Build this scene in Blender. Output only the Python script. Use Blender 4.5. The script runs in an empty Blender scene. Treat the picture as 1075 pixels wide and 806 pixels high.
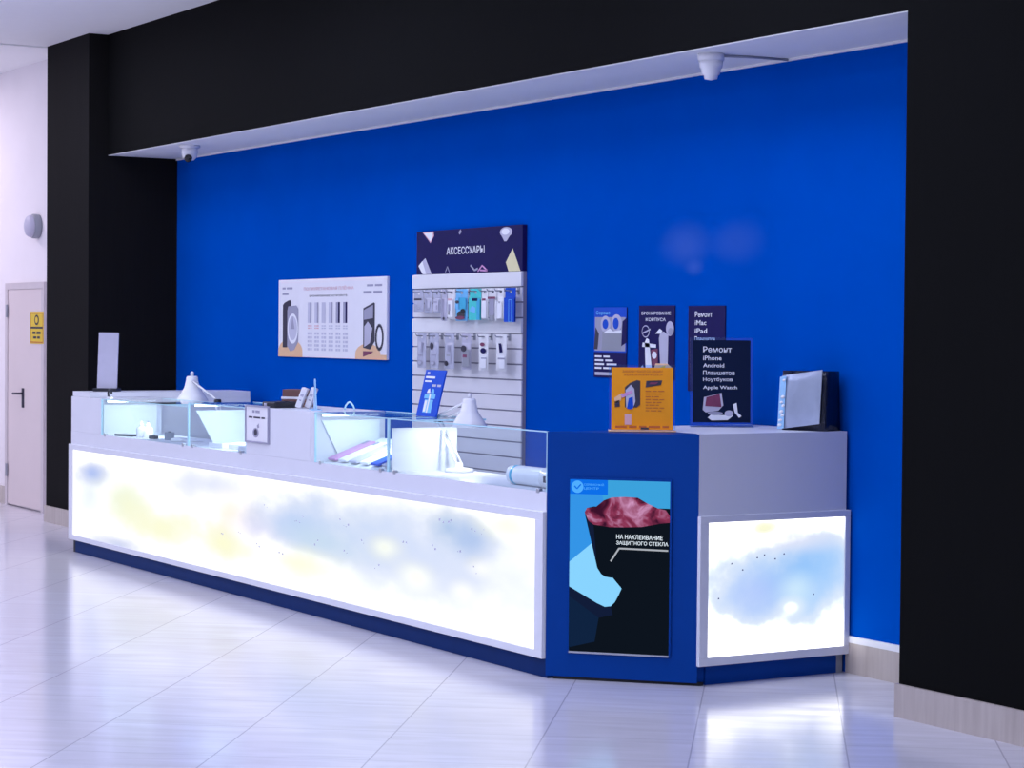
import bpy, bmesh, math, random
from mathutils import Matrix, Vector, Euler
random.seed(7)
R = math.radians
SC = bpy.context.scene
COL = SC.collection

# ------------------------------------------------------------------ materials
def nodes(name):
    m = bpy.data.materials.new(name); m.use_nodes = True
    nt = m.node_tree; nt.nodes.clear()
    out = nt.nodes.new('ShaderNodeOutputMaterial')
    return m, nt, out

def N(nt, t, **kw):
    n = nt.nodes.new(t)
    for k, v in kw.items():
        if k.startswith('i_'):
            key = k[2:]; n.inputs[int(key) if key.isdigit() else key.replace('_', ' ')].default_value = v
        else: setattr(n, k, v)
    return n

def math_(nt, op, a, b=None, c=None):
    n = nt.nodes.new('ShaderNodeMath'); n.operation = op
    for i, v in enumerate((a, b, c)):
        if v is None: continue
        if isinstance(v, (int, float)): n.inputs[i].default_value = v
        else: nt.links.new(v, n.inputs[i])
    return n.outputs[0]

def mixc(nt, fac, a, b):
    n = nt.nodes.new('ShaderNodeMix'); n.data_type = 'RGBA'
    for s, v in ((0, fac), (6, a), (7, b)):
        if isinstance(v, (int, float)): n.inputs[s].default_value = v
        elif isinstance(v, tuple): n.inputs[s].default_value = v if len(v) == 4 else (*v, 1)
        else: nt.links.new(v, n.inputs[s])
    return n.outputs[2]

def mat(name, col, rough=.5, metal=0, var=.06, scale=14, spec=.5, stretch=None, bump=0, coat=0):
    """plain surface with a little procedural unevenness in its own colour"""
    m, nt, out = nodes(name)
    b = N(nt, 'ShaderNodeBsdfPrincipled')
    b.inputs['Roughness'].default_value = rough; b.inputs['Metallic'].default_value = metal
    b.inputs['Specular IOR Level'].default_value = spec; b.inputs['Coat Weight'].default_value = coat
    tc = N(nt, 'ShaderNodeTexCoord'); mp = N(nt, 'ShaderNodeMapping')
    if stretch: mp.inputs['Scale'].default_value = stretch
    nt.links.new(tc.outputs['Object'], mp.inputs[0])
    no = N(nt, 'ShaderNodeTexNoise'); no.inputs['Scale'].default_value = scale; no.inputs['Detail'].default_value = 4
    nt.links.new(mp.outputs[0], no.inputs['Vector'])
    lo = tuple(c*(1-var) for c in col); hi = tuple(min(1, c*(1+var)) for c in col)
    nt.links.new(mixc(nt, no.outputs['Fac'], lo, hi), b.inputs['Base Color'])
    if bump:
        bp = N(nt, 'ShaderNodeBump'); bp.inputs['Strength'].default_value = bump; bp.inputs['Distance'].default_value = .01
        nt.links.new(no.outputs['Fac'], bp.inputs['Height']); nt.links.new(bp.outputs[0], b.inputs['Normal'])
    nt.links.new(b.outputs[0], out.inputs[0])
    return m

def emit(name, col, s=1.0):
    m, nt, out = nodes(name)
    e = N(nt, 'ShaderNodeEmission'); e.inputs[0].default_value = (*col, 1); e.inputs[1].default_value = s
    nt.links.new(e.outputs[0], out.inputs[0]); return m

def glass(name, tint=(.93, .98, 1), gl=.10):
    m, nt, out = nodes(name)
    t = N(nt, 'ShaderNodeBsdfTransparent'); t.inputs[0].default_value = (*tint, 1)
    g = N(nt, 'ShaderNodeBsdfGlossy'); g.inputs['Roughness'].default_value = .03
    lw = N(nt, 'ShaderNodeLayerWeight')
    no = N(nt, 'ShaderNodeTexNoise'); no.inputs['Scale'].default_value = 3
    p5 = math_(nt, 'POWER', lw.outputs['Facing'], 5)
    f = math_(nt, 'ADD', math_(nt, 'MULTIPLY_ADD', p5, .9, gl*.3), math_(nt, 'MULTIPLY', no.outputs['Fac'], .01))
    mx = N(nt, 'ShaderNodeMixShader')
    nt.links.new(f, mx.inputs[0]); nt.links.new(t.outputs[0], mx.inputs[1]); nt.links.new(g.outputs[0], mx.inputs[2])
    nt.links.new(mx.outputs[0], out.inputs[0]); return m

def blob_panel(name, base, blobs, strength, axis):
    """backlit printed acrylic: soft pastel patches printed on white"""
    m, nt, out = nodes(name)
    tc = N(nt, 'ShaderNodeTexCoord'); sp = N(nt, 'ShaderNodeSeparateXYZ')
    nz = N(nt, 'ShaderNodeTexNoise'); nz.inputs['Scale'].default_value = 4.5; nz.inputs['Detail'].default_value = 5
    mp = N(nt, 'ShaderNodeMapping'); mp.inputs['Scale'].default_value = (.42, .9, 1)
    nt.links.new(tc.outputs['Object'], mp.inputs[0]); nt.links.new(mp.outputs[0], nz.inputs['Vector'])
    nt.links.new(tc.outputs['Object'], sp.inputs[0])
    col = base
    u_, v_ = sp.outputs[axis], sp.outputs[2]
    for (u, v, ru, rv, c, s) in blobs:
        du = math_(nt, 'MULTIPLY', math_(nt, 'SUBTRACT', u_, u), 1/ru)
        dv = math_(nt, 'MULTIPLY', math_(nt, 'SUBTRACT', v_, v), 1/rv)
        d2 = math_(nt, 'ADD', math_(nt, 'MULTIPLY', du, du), math_(nt, 'MULTIPLY', dv, dv))
        d = math_(nt, 'ADD', math_(nt, 'SQRT', d2), math_(nt, 'MULTIPLY_ADD', nz.outputs['Fac'], 1.1, -.55))
        mr = N(nt, 'ShaderNodeMapRange'); mr.interpolation_type = 'SMOOTHSTEP'
        mr.inputs[1].default_value = 1.2; mr.inputs[2].default_value = -.1; mr.inputs[3].default_value = 0; mr.inputs[4].default_value = s
        nt.links.new(d, mr.inputs[0])
        col = mixc(nt, mr.outputs[0], col, c)
    # the denser the ink the less lamp light comes through
    sc_ = N(nt, 'ShaderNodeSeparateColor'); nt.links.new(col, sc_.inputs[0])
    mn = math_(nt, 'MINIMUM', math_(nt, 'MINIMUM', sc_.outputs[0], sc_.outputs[1]), sc_.outputs[2])
    ms = N(nt, 'ShaderNodeMapRange'); ms.interpolation_type = 'SMOOTHSTEP'
    ms.inputs[1].default_value = .72; ms.inputs[2].default_value = 1.0; ms.inputs[3].default_value = 1.0; ms.inputs[4].default_value = strength
    nt.links.new(mn, ms.inputs[0])
    e = N(nt, 'ShaderNodeEmission'); nt.links.new(ms.outputs[0], e.inputs[1])
    nt.links.new(col, e.inputs[0]); nt.links.new(e.outputs[0], out.inputs[0]); return m

def floor_mat():
    m, nt, out = nodes('polished_stone_tile')
    b = N(nt, 'ShaderNodeBsdfPrincipled')
    tc = N(nt, 'ShaderNodeTexCoord'); mp = N(nt, 'ShaderNodeMapping'); mp.inputs['Rotation'].default_value = (0, 0, R(-52))
    nt.links.new(tc.outputs['Object'], mp.inputs[0])
    sp = N(nt, 'ShaderNodeSeparateXYZ'); nt.links.new(mp.outputs[0], sp.inputs[0])
    T = .571
    u = math_(nt, 'MULTIPLY', math_(nt, 'ADD', sp.outputs[0], 1.003), 1/T)
    v = math_(nt, 'MULTIPLY', math_(nt, 'ADD', sp.outputs[1], .22), 1/T)
    def edge(x, w):
        f = math_(nt, 'FRACT', x)
        d = math_(nt, 'MINIMUM', f, math_(nt, 'SUBTRACT', 1, f))
        return math_(nt, 'LESS_THAN', d, w)
    eu = edge(u, .0052); ev = math_(nt, 'MULTIPLY', edge(v, .006), .55)
    seam = math_(nt, 'MAXIMUM', eu, ev)
    cmb = N(nt, 'ShaderNodeCombineXYZ')
    nt.links.new(math_(nt, 'FLOOR', u), cmb.inputs[0]); nt.links.new(math_(nt, 'FLOOR', v), cmb.inputs[1])
    wn = N(nt, 'ShaderNodeTexWhiteNoise'); nt.links.new(cmb.outputs[0], wn.inputs['Vector'])
    vein = N(nt, 'ShaderNodeCombineXYZ')
    nt.links.new(math_(nt, 'MULTIPLY', sp.outputs[0], 1.3), vein.inputs[0])
    nt.links.new(math_(nt, 'MULTIPLY_ADD', wn.outputs['Value'], 7, math_(nt, 'MULTIPLY', sp.outputs[1], 9)), vein.inputs[1])
    no = N(nt, 'ShaderNodeTexNoise'); no.inputs['Scale'].default_value = 1.6; no.inputs['Detail'].default_value = 6; no.inputs['Distortion'].default_value = .6
    nt.links.new(vein.outputs[0], no.inputs['Vector'])
    rp = N(nt, 'ShaderNodeMapRange'); rp.inputs[1].default_value = .35; rp.inputs[2].default_value = .7
    nt.links.new(no.outputs['Fac'], rp.inputs[0])
    c = mixc(nt, rp.outputs[0], (.71, .69, .77), (.59, .565, .62))
    c = mixc(nt, math_(nt, 'MULTIPLY', wn.outputs['Value'], .22), c, (.60, .54, .57))
    c = mixc(nt, math_(nt, 'MULTIPLY', seam, .6), c, (.30, .29, .33))
    nt.links.new(c, b.inputs['Base Color'])
    rr = math_(nt, 'MULTIPLY_ADD', rp.outputs[0], .10, .10)
    nt.links.new(rr, b.inputs['Roughness'])
    b.inputs['Specular IOR Level'].default_value = .26
    bp = N(nt, 'ShaderNodeBump'); bp.inputs['Strength'].default_value = .05; bp.inputs['Distance'].default_value = .004
    nt.links.new(no.outputs['Fac'], bp.inputs['Height']); nt.links.new(bp.outputs[0], b.inputs['Normal'])
    nt.links.new(b.outputs[0], out.inputs[0]); return m

def travertine():
    m, nt, out = nodes('travertine')
    b = N(nt, 'ShaderNodeBsdfPrincipled'); b.inputs['Roughness'].default_value = .3
    tc = N(nt, 'ShaderNodeTexCoord'); mp = N(nt, 'ShaderNodeMapping'); mp.inputs['Scale'].default_value = (9, 9, .8)
    nt.links.new(tc.outputs['Object'], mp.inputs[0])
    no = N(nt, 'ShaderNodeTexNoise'); no.inputs['Scale'].default_value = 3; no.inputs['Detail'].default_value = 5
    nt.links.new(mp.outputs[0], no.inputs['Vector'])
    nt.links.new(mixc(nt, no.outputs['Fac'], (.62, .55, .50), (.36, .29, .26)), b.inputs['Base Color'])
    nt.links.new(b.outputs[0], out.inputs[0]); return m

def blue_wall():
    m, nt, out = nodes('cobalt_wall_paint')
    b = N(nt, 'ShaderNodeBsdfPrincipled'); b.inputs['Roughness'].default_value = .7; b.inputs['Specular IOR Level'].default_value = .0
    tc = N(nt, 'ShaderNodeTexCoord'); sp = N(nt, 'ShaderNodeSeparateXYZ'); nt.links.new(tc.outputs['Object'], sp.inputs[0])
    no = N(nt, 'ShaderNodeTexNoise'); no.inputs['Scale'].default_value = 2.2; no.inputs['Detail'].default_value = 4
    nt.links.new(tc.outputs['Object'], no.inputs['Vector'])
    c = mixc(nt, no.outputs['Fac'], (.000, .068, .41), (.000, .084, .49))
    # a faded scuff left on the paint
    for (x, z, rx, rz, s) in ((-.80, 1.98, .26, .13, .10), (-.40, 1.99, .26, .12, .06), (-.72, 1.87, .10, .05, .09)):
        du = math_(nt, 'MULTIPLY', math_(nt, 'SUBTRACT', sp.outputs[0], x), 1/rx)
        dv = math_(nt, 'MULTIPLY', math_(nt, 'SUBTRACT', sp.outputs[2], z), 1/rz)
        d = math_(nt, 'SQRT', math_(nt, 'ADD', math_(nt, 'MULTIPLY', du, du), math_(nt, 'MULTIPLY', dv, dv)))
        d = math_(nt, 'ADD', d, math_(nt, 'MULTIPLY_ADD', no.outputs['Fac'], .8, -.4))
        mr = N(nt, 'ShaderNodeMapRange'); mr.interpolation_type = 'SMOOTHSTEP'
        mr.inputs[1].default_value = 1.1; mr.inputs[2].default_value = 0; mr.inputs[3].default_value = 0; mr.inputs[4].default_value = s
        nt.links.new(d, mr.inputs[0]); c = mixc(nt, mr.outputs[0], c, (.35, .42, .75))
    nt.links.new(c, b.inputs['Base Color']); nt.links.new(b.outputs[0], out.inputs[0]); return m

def rock_print(name, strength):
    m, nt, out = nodes(name)
    tc = N(nt, 'ShaderNodeTexCoord'); mp = N(nt, 'ShaderNodeMapping'); mp.inputs['Scale'].default_value = (9, 9, 22)
    nt.links.new(tc.outputs['Object'], mp.inputs[0])
    no = N(nt, 'ShaderNodeTexNoise'); no.inputs['Scale'].default_value = 1.3; no.inputs['Detail'].default_value = 5; no.inputs['Distortion'].default_value = 1.0
    nt.links.new(mp.outputs[0], no.inputs['Vector'])
    rp = N(nt, 'ShaderNodeValToRGB'); el = rp.color_ramp.elements
    el[0].position = .33; el[0].color = (.045, .006, .025, 1); el[1].position = .68; el[1].color = (.62, .30, .52, 1)
    e2 = el.new(.5); e2.color = (.26, .035, .09, 1)
    nt.links.new(no.outputs['Fac'], rp.inputs[0])
    e = N(nt, 'ShaderNodeEmission'); e.inputs[1].default_value = strength
    nt.links.new(rp.outputs[0], e.inputs[0]); nt.links.new(e.outputs[0], out.inputs[0]); return m

M = {}
M['floor'] = floor_mat()
M['trav'] = travertine()
M['bluewall'] = blue_wall()
M['black'] = mat('black_wall_laminate', (.0052, .0053, .0055), .7, var=.15, scale=6, spec=.03, stretch=(6, 6, .5))
M['pillar'] = mat('dark_grained_laminate', (.0105, .0100, .0102), .7, var=.22, scale=6, spec=.03, stretch=(9, 9, .4))
M['ceil'] = mat('ceiling_paint', (.93, .92, .92), .8, var=.02)
M['soffit'] = mat('soffit_paint', (.94, .93, .88), .7, var=.02, scale=3)
M['farwall'] = mat('far_wall_plaster', (.84, .79, .82), .7, var=.04, scale=3)
M['door'] = mat('door_paint', (.72, .62, .62), .45, var=.04, scale=3)
M['dframe'] = mat('door_frame_paint', (.62, .55, .57), .45)
M['lam'] = mat('white_laminate', (.76, .76, .82), .38, var=.03, scale=5, spec=.3)
M['frame'] = mat('light_box_frame_white', (.76, .76, .82), .35, var=.02)
M['inner'] = mat('white_acrylic_panel', (.86, .88, .88), .4, var=.02)
M['navy'] = mat('navy_blue_laminate', (.001, .046, .27), .4, var=.06, scale=5, spec=.08)
M['kick'] = mat('navy_plinth', (.004, .026, .13), .4, var=.06, spec=.05)
M['gap'] = mat('shadow_gap_black', (.008, .008, .012), .6)
M['glass'] = glass('clear_glass')
M['gedge'] = mat('glass_edge_aqua', (.50, .78, .86), .2, var=.1)
M['led'] = emit('led_diffuser', (.86, .97, 1), 6)
M['white'] = mat('matte_white', (.82, .81, .83), .5, var=.03)
M['wgloss'] = mat('white_lacquer', (.84, .83, .86), .25, var=.02)
M['chrome'] = mat('brushed_metal', (.55, .56, .60), .3, metal=1, var=.05)
M['dark'] = mat('dark_plastic', (.012, .013, .02), .4, var=.1)
M['grey'] = mat('grey_plastic', (.30, .31, .36), .5)
M['lilac'] = mat('lilac_card', (.52, .50, .62), .5)
M['pink'] = mat('pink_card', (.62, .30, .55), .5)
M['blue'] = mat('royal_blue_card', (.005, .075, .55), .5, spec=.15)
M['sky'] = mat('sky_blue_card', (.16, .52, .86), .45)
M['cyan'] = mat('cyan_card', (.03, .44, .68), .4)
M['teal'] = mat('teal_card', (.04, .62, .60), .4)
M['navyp'] = mat('dark_navy_print', (.013, .010, .085), .5, var=.08, spec=.08)
M['blackp'] = mat('charcoal_navy_print', (.005, .012, .042), .5, var=.08, spec=.08)
M['brown'] = mat('brown_card', (.16, .07, .06), .6)
M['orange'] = mat('orange_print', (.88, .33, .02), .5, var=.08, scale=9, spec=.1)
M['dorange'] = mat('dark_orange_print', (.50, .11, .02), .5)
M['peach'] = mat('peach_print', (.84, .52, .30), .5)
M['cream'] = mat('cream_yellow_print', (.80, .74, .42), .5)
M['yellow'] = mat('yellow_sign', (.75, .52, .03), .5)
M['ink'] = mat('dark_ink', (.03, .025, .05), .6)
M['gink'] = mat('grey_ink', (.36, .35, .46), .6)
M['lgink'] = mat('pale_grey_ink', (.58, .57, .68), .6)
M['rose'] = mat('rose_ink', (.74, .42, .46), .6)
M['wink'] = mat('white_ink', (.86, .86, .90), .5, var=.01)
M['maroon'] = mat('maroon_print', (.20, .03, .09), .5, var=.3, scale=40)
M['paper'] = mat('white_paper', (.84, .82, .86), .6, var=.02)
M['silver'] = mat('silver_film', (.42, .47, .60), .22, metal=.35, var=.18, scale=9, bump=.35)
M['bagdark'] = mat('dark_blue_black_film', (.004, .007, .030), .25, var=.4, scale=20, stretch=(6, 6, .4), bump=.4)
M['acry'] = glass('clear_acrylic', (.72, .84, 1), .09)
M['acry2'] = mat('acrylic_sheet_edge', (.35, .62, .90), .2)
M['pack'] = mat('clear_blister', (.50, .50, .62), .22, var=.14, scale=20)
M['lens'] = mat('black_lens', (.004, .004, .006), .08)
M['slat'] = mat('white_slatwall', (.78, .76, .80), .42, var=.02)
M['groove'] = mat('groove_grey', (.26, .25, .33), .6)

# ------------------------------------------------------------------ mesh building
class MB:
    def __init__(s): s.v = []; s.f = []; s.mi = []; s.sm = []; s.mats = []
    def m(s, k):
        if k not in s.mats: s.mats.append(k)
        return s.mats.index(k)
    def add(s, vs, fs, mk, smooth=False, mtx=None):
        o = len(s.v)
        s.v += [tuple(mtx @ Vector(p)) if mtx else tuple(p) for p in vs]
        for f in fs: s.f.append([i+o for i in f]); s.mi.append(s.m(mk)); s.sm.append(smooth)
        return s
    def bm(s, b, mk, smooth=False, mtx=None):
        b.verts.ensure_lookup_table(); b.verts.index_update()
        s.add([v.co.copy() for v in b.verts], [[v.index for v in f.verts] for f in b.faces], mk, smooth, mtx); b.free(); return s
    def box(s, x0, x1, y0, y1, z0, z1, mk, bev=0.0, mtx=None, seg=2):
        b = bmesh.new(); bmesh.ops.create_cube(b, size=1)
        for v in b.verts: v.co = Vector(((x0+x1)/2+v.co.x*(x1-x0), (y0+y1)/2+v.co.y*(y1-y0), (z0+z1)/2+v.co.z*(z1-z0)))
        if bev: bmesh.ops.bevel(b, geom=list(b.edges), offset=bev, segments=seg, profile=.5, affect='EDGES')
        return s.bm(b, mk, False, mtx)
    def lathe(s, prof, mk, mtx=None, n=32, smooth=True, caps=True):
        vs = []; fs = []
        for (r, z) in prof:
            for i in range(n):
                a = 2*math.pi*i/n; vs.append((r*math.cos(a), r*math.sin(a), z))
        for j in range(len(prof)-1):
            for i in range(n):
                k = (i+1) % n; fs.append([j*n+i, j*n+k, (j+1)*n+k, (j+1)*n+i])
        if caps and prof[0][0] > 1e-6: fs.append([i for i in range(n)][::-1])
        if caps and prof[-1][0] > 1e-6: fs.append([(len(prof)-1)*n+i for i in range(n)])
        return s.add(vs, fs, mk, smooth, mtx)
    def tube(s, pts, r, mk, n=10, mtx=None):
        pts = [Vector(p) for p in pts]; vs = []; fs = []
        for i, p in enumerate(pts):
            d = (pts[min(i+1, len(pts)-1)]-pts[max(i-1, 0)]).normalized()
            u = d.orthogonal().normalized() if i == 0 else (u-d*u.dot(d)).normalized()
            w = d.cross(u)
            for k in range(n):
                a = 2*math.pi*k/n; vs.append(p+(u*math.cos(a)+w*math.sin(a))*r)
        for j in range(len(pts)-1):
            for k in range(n):
                q = (k+1) % n; fs.append([j*n+k, j*n+q, (j+1)*n+q, (j+1)*n+k])
        fs.append(list(range(n))[::-1]); fs.append([(len(pts)-1)*n+k for k in range(n)])
        return s.add(vs, fs, mk, True, mtx)
    def prism(s, poly, z0, z1, mk, mtx=None):
        n = len(poly)
        vs = [(x, y, z0) for x, y in poly]+[(x, y, z1) for x, y in poly]
        fs = [list(range(n))[::-1], list(range(n, 2*n))]+[[i, (i+1) % n, n+(i+1) % n, n+i] for i in range(n)]
        return s.add(vs, fs, mk, False, mtx)
    def build(s, name, parent=None, mtx=None):
        """vertices are in the parent's own frame when a parent is given, otherwise mtx places the object"""
        me = bpy.data.meshes.new(name)
        me.from_pydata([tuple(p) for p in s.v], [], s.f)
        for k in s.mats: me.materials.append(M[k])
        for p, i, q in zip(me.polygons, s.mi, s.sm): p.material_index = i; p.use_smooth = q
        me.update()
        o = bpy.data.objects.new(name, me); COL.objects.link(o)
        if parent: o.parent = parent
        elif mtx: o.matrix_world = mtx
        return o

def tag(o, label=None, cat=None, group=None, kind=None):
    if label: o['label'] = label
    if cat: o['category'] = cat
    if group: o['group'] = group
    if kind: o['kind'] = kind
    return o

def thing(name, label, cat, loc=(0, 0, 0), rz=0, group=None):
    o = bpy.data.objects.new(name, None); COL.objects.link(o)
    o.empty_display_size = .1; o.location = loc; o.rotation_euler = (0, 0, rz)
    return tag(o, label, cat, group)

def copy_tree(o, parent=None):
    c = o.copy(); COL.objects.link(c)
    if parent: c.parent = parent
    for ch in list(o.children): copy_tree(ch, c)
    return c

def part(name, parent, *boxes, bev=0):
    m = MB()
    for b in boxes: m.box(*b, bev=bev)
    return m.build(name, parent)

def struct(name, mb):
    return tag(mb.build(name), kind='structure')

# ---- flat printed art: laid out in a (0..w, 0..h) sheet, then put on a plane
_txt = {}
def text_geo(body):
    if body not in _txt:
        cu = bpy.data.curves.new('t', 'FONT'); cu.body = body; cu.resolution_u = 2; cu.offset = .012
        ob = bpy.data.objects.new('t', cu); COL.objects.link(ob)
        dg = bpy.context.evaluated_depsgraph_get(); dg.update()
        me = bpy.data.meshes.new_from_object(ob.evaluated_get(dg))
        _txt[body] = ([v.co.copy() for v in me.vertices], [list(p.vertices) for p in me.polygons])
        bpy.data.objects.remove(ob); bpy.data.curves.remove(cu); bpy.data.meshes.remove(me)
    return _txt[body]

class Art(MB):
    """u to the right, v up, w towards the viewer"""
    def __init__(s, w, h, d=.0): super().__init__(); s.w = w; s.h = h; s.d = d
    def poly(s, pts, mk, lay=1):
        return s.add([(u*s.w, v*s.h, s.d+lay*.0006) for u, v in pts], [list(range(len(pts)))], mk)
    def rect(s, u0, u1, v0, v1, mk, lay=1): return s.poly([(u0, v0), (u1, v0), (u1, v1), (u0, v1)], mk, lay)
    def ell(s, cu, cv, ru, rv, mk, lay=1, n=28, a0=0, a1=360):
        return s.poly([(cu+ru*math.cos(R(a0+(a1-a0)*i/n)), cv+rv*math.sin(R(a0+(a1-a0)*i/n))) for i in range(n if a1-a0 == 360 else n+1)], mk, lay)
    def line(s, pts, t, mk, lay=1):
        for (a, b) in zip(pts, pts[1:]):
            ax, ay, bx, by = a[0]*s.w, a[1]*s.h, b[0]*s.w, b[1]*s.h
            L = math.hypot(bx-ax, by-ay) or 1; nx, ny = -(by-ay)/L*t/2, (bx-ax)/L*t/2
            s.add([(ax+nx, ay+ny, s.d+lay*.0006), (ax-nx, ay-ny, s.d+lay*.0006), (bx-nx, by-ny, s.d+lay*.0006), (bx+nx, by+ny, s.d+lay*.0006)], [[0, 1, 2, 3]], mk)
        return s
    def text(s, body, u0, u1, v0, v1, mk, lay=2):
        vs, fs = text_geo(body)
        xs = [p.x for p in vs]; ys = [p.y for p in vs]
        sx = (u1-u0)*s.w/(max(xs)-min(xs)); sy = (v1-v0)*s.h/(max(ys)-min(ys))
        return s.add([(u0*s.w+(p.x-min(xs))*sx, v0*s.h+(p.y-min(ys))*sy, s.d+lay*.0006) for p in vs], fs, mk)
    def scribble(s, u0, u1, v0, v1, mk, lay=2, words=3, seed=1):
        """a line of small print too small to read: word-length bars"""
        rr = random.Random(seed); u = u0
        ws = [rr.uniform(.6, 1.4) for _ in range(words)]; tot = sum(ws)+.25*(words-1)
        for w in ws:
            L = w/tot*(u1-u0); s.rect(u, u+L, v0, v1, mk, lay); u += L+.25/tot*(u1-u0)
        return s

def upright(loc_bottom_left, right, lean=0.0):
    """matrix of a standing sheet: u along `right`, v up (leaning back by `lean` radians)"""
    r = Vector((right[0], right[1], 0)).normalized(); n = Vector((r.y, -r.x, 0))
    up = Vector((0, 0, 1))*math.cos(lean)-n*math.sin(lean); nn = r.cross(up)
    m = Matrix((r, up, nn)).transposed().to_4x4(); m.translation = Vector(loc_bottom_left); return m

def xf(o, mtx): o.matrix_world = mtx; return o

# ------------------------------------------------------------------ the setting
XL, XR, YW, YH, HH, HC = -7.509, 1.4955, 1.314, .7522, 2.8438, 3.7503
PX0, PY = -8.4516, .6014
YF = .87
struct('floor', MB().box(-16, 12, -12, 1.6, -.08, 0, 'floor'))
struct('ceiling', MB().box(-16, 12, -12, 1.6, HC, HC+.08, 'ceil'))
struct('wall_back', MB().box(XL, XR+.3, YW, YW+.1, 0, HH, 'bluewall'))
struct('wall_left', MB().box(PX0, XL, PY, 1.5, 0, HC, 'pillar'))
struct('wall_front', MB().box(XL, XR, YH, YH+.2, HH, HC, 'black'))
struct('wall_right', MB().box(XR, 4.2, YH, 1.5, 0, HC, 'black'))
struct('wall_far', MB().box(-16, PX0, YF, YF+.1, 0, HC, 'farwall'))
struct('trim_1', MB().box(XL, XR, YH+.003, YW, HH-.004, HH, 'soffit').box(XL, XR, YH+.2, YW, HH, HH+.03, 'soffit'))
struct('trim_2', MB().box(XL, XR, YW-.012, YW, HH-.016, HH-.004, 'white'))
struct('trim_3', MB().box(PX0-.05, PX0-.01, -12, PY, HC-.012, HC, 'ceil'))
struct('baseboard_right', MB().box(XR-.012, 2.86, YH-.014, YH, 0, .135, 'trav').box(2.864, 4.2, YH-.014, YH, 0, .135, 'trav'))
struct('baseboard_back', MB().box(.50, XR+.3, YW-.012, YW, 0, .14, 'trav').box(.50, XR+.3, YW-.014, YW, .14, .17, 'white'))
struct('baseboard_left', MB().box(PX0-.01, XL, PY-.014, PY, 0, .13, 'trav'))
struct('baseboard_far', MB().box(-16, -10.215, YF-.014, YF, 0, .15, 'trav'))
d = tag(MB().box(-10.215, -10.15, YF-.035, YF, 0, 1.915, 'dframe').box(-9.27, -9.205, YF-.035, YF, 0, 1.915, 'dframe')
        .box(-10.15, -9.27, YF-.035, YF, 1.86, 1.915, 'dframe').build('door_1'), kind='structure')
part('door_leaf', d, (-10.145, -9.275, YF-.03, YF-.002, .012, 1.859, 'door'), bev=.003)
h = MB().box(-9.765, -9.71, YF-.036, YF-.03, .855, 1.02, 'ink', bev=.002)
h.tube([(-9.737, YF-.03, .975), (-9.737, YF-.075, .975), (-9.745, YF-.08, .975), (-9.86, YF-.08, .972)], .010, 'ink')
h.build('door_handle', d)
for z in (.25, 1.62): part('hinge', d, (-10.16, -10.13, YF-.05, YF-.034, z, z+.11, 'grey'), bev=.003)

# round bulkhead lamp on the far wall
t = thing('bulkhead_lamp', 'round grey-white bulkhead lamp on the pale far wall above the door', 'lamp', (-9.44, YF, 2.38))
rot = Matrix.Rotation(R(90), 4, 'X')
MB().lathe([(.098, -.006), (.102, .02), (.102, .05), (.094, .062)], 'grey', rot).build('lamp_base', t)
MB().lathe([(.093, .055), (.092, .08), (.078, .10), (.05, .112), (0, .116)], 'lilac', rot).build('diffuser', t)
# yellow sign on the door
t = thing('warning_sign', 'yellow notice plate fixed to the door on the far left', 'sign', (-9.545, YF-.032, 1.40))
part('plate', t, (0, .34, -.004, .0, 0, .268, 'yellow'), bev=.0015)
a = Art(.34, .268, .0045)
a.line([(.05, .05), (.95, .05), (.95, .95), (.05, .95), (.05, .05)], .008, 'dorange').line([(.05, .5), (.95, .5)], .016, 'ink')
a.ell(.5, .74, .16, .16, 'ink', 2).ell(.5, .74, .10, .10, 'yellow', 3).scribble(.2, .8, .3, .38, 'ink', 2, 2, 3).scribble(.25, .75, .16, .23, 'ink', 2, 2, 4)
a.build('printed_face', t).matrix_local = upright((0, 0, 0), (1, 0))

# ------------------------------------------------------------------ the long showcase counter
Z1, ZL, ZT = .83, .7425, 1.10
D = .43
blobs = [  # x, z, rx, rz, colour as it looks lit, weight
    (-5.0, .42, 1.9, .30, (.90, .92, 1), .95), (-3.4, .44, 1.6, .30, (.88, .88, 1), .95), (-1.5, .42, 1.9, .33, (.78, .84, .98), 1), (-.8, .40, .9, .28, (.82, .86, 1), .8),
    (-5.72, .56, .36, .10, (.34, .46, .90), .9), (-5.75, .42, .3, .16, (.75, .83, 1), .7), (-5.15, .42, .75, .19, (.90, .95, .74), .95),
    (-4.50, .31, .9, .19, (.99, .99, .70), .95), (-5.25, .13, .75, .07, (.56, .62, .90), .85), (-3.75, .62, .9, .12, (.76, .80, 1), .9),
    (-3.42, .47, .5, .16, (1, .91, .77), .9), (-3.55, .29, .65, .13, (1, .99, .68), .95), (-3.05, .42, .45, .13, (.80, .78, .96), .85),
    (-2.55, .48, .75, .19, (.50, .64, .94), .9), (-2.2, .42, .7, .12, (.58, .73, .88), .85), (-2.55, .27, .75, .11, (1, .99, .76), .9),
    (-1.75, .53, .75, .17, (.58, .70, .95), .85), (-1.1, .44, 1.0, .25, (.66, .75, .98), .75), (-.87, .60, .28, .13, (.38, .54, .82), .85),
    (-.62, .57, .26, .13, (.42, .56, .86), .85), (-1.52, .45, .24, .08, (1, 1, .74), .6), (-1.18, .33, .26, .10, (1, .99, .78), .6),
    (-.72, .31, .17, .065, (1, .97, .78), .5), (-.55, .44, .18, .06, (1, .96, .80), .5), (-.32, .66, .36, .10, (1, 1, .76), .7), (-.28, .42, .34, .18, (.84, .88, 1), .8)]
LS = 1.25
M['litfront'] = blob_panel('backlit_front_print', (.985, .985, 1.0), blobs, LS, 0)
sc = thing('showcase_counter', 'long white shop counter with glass showcases above a glowing pastel light box front', 'counter', (0, 0, 0))
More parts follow.
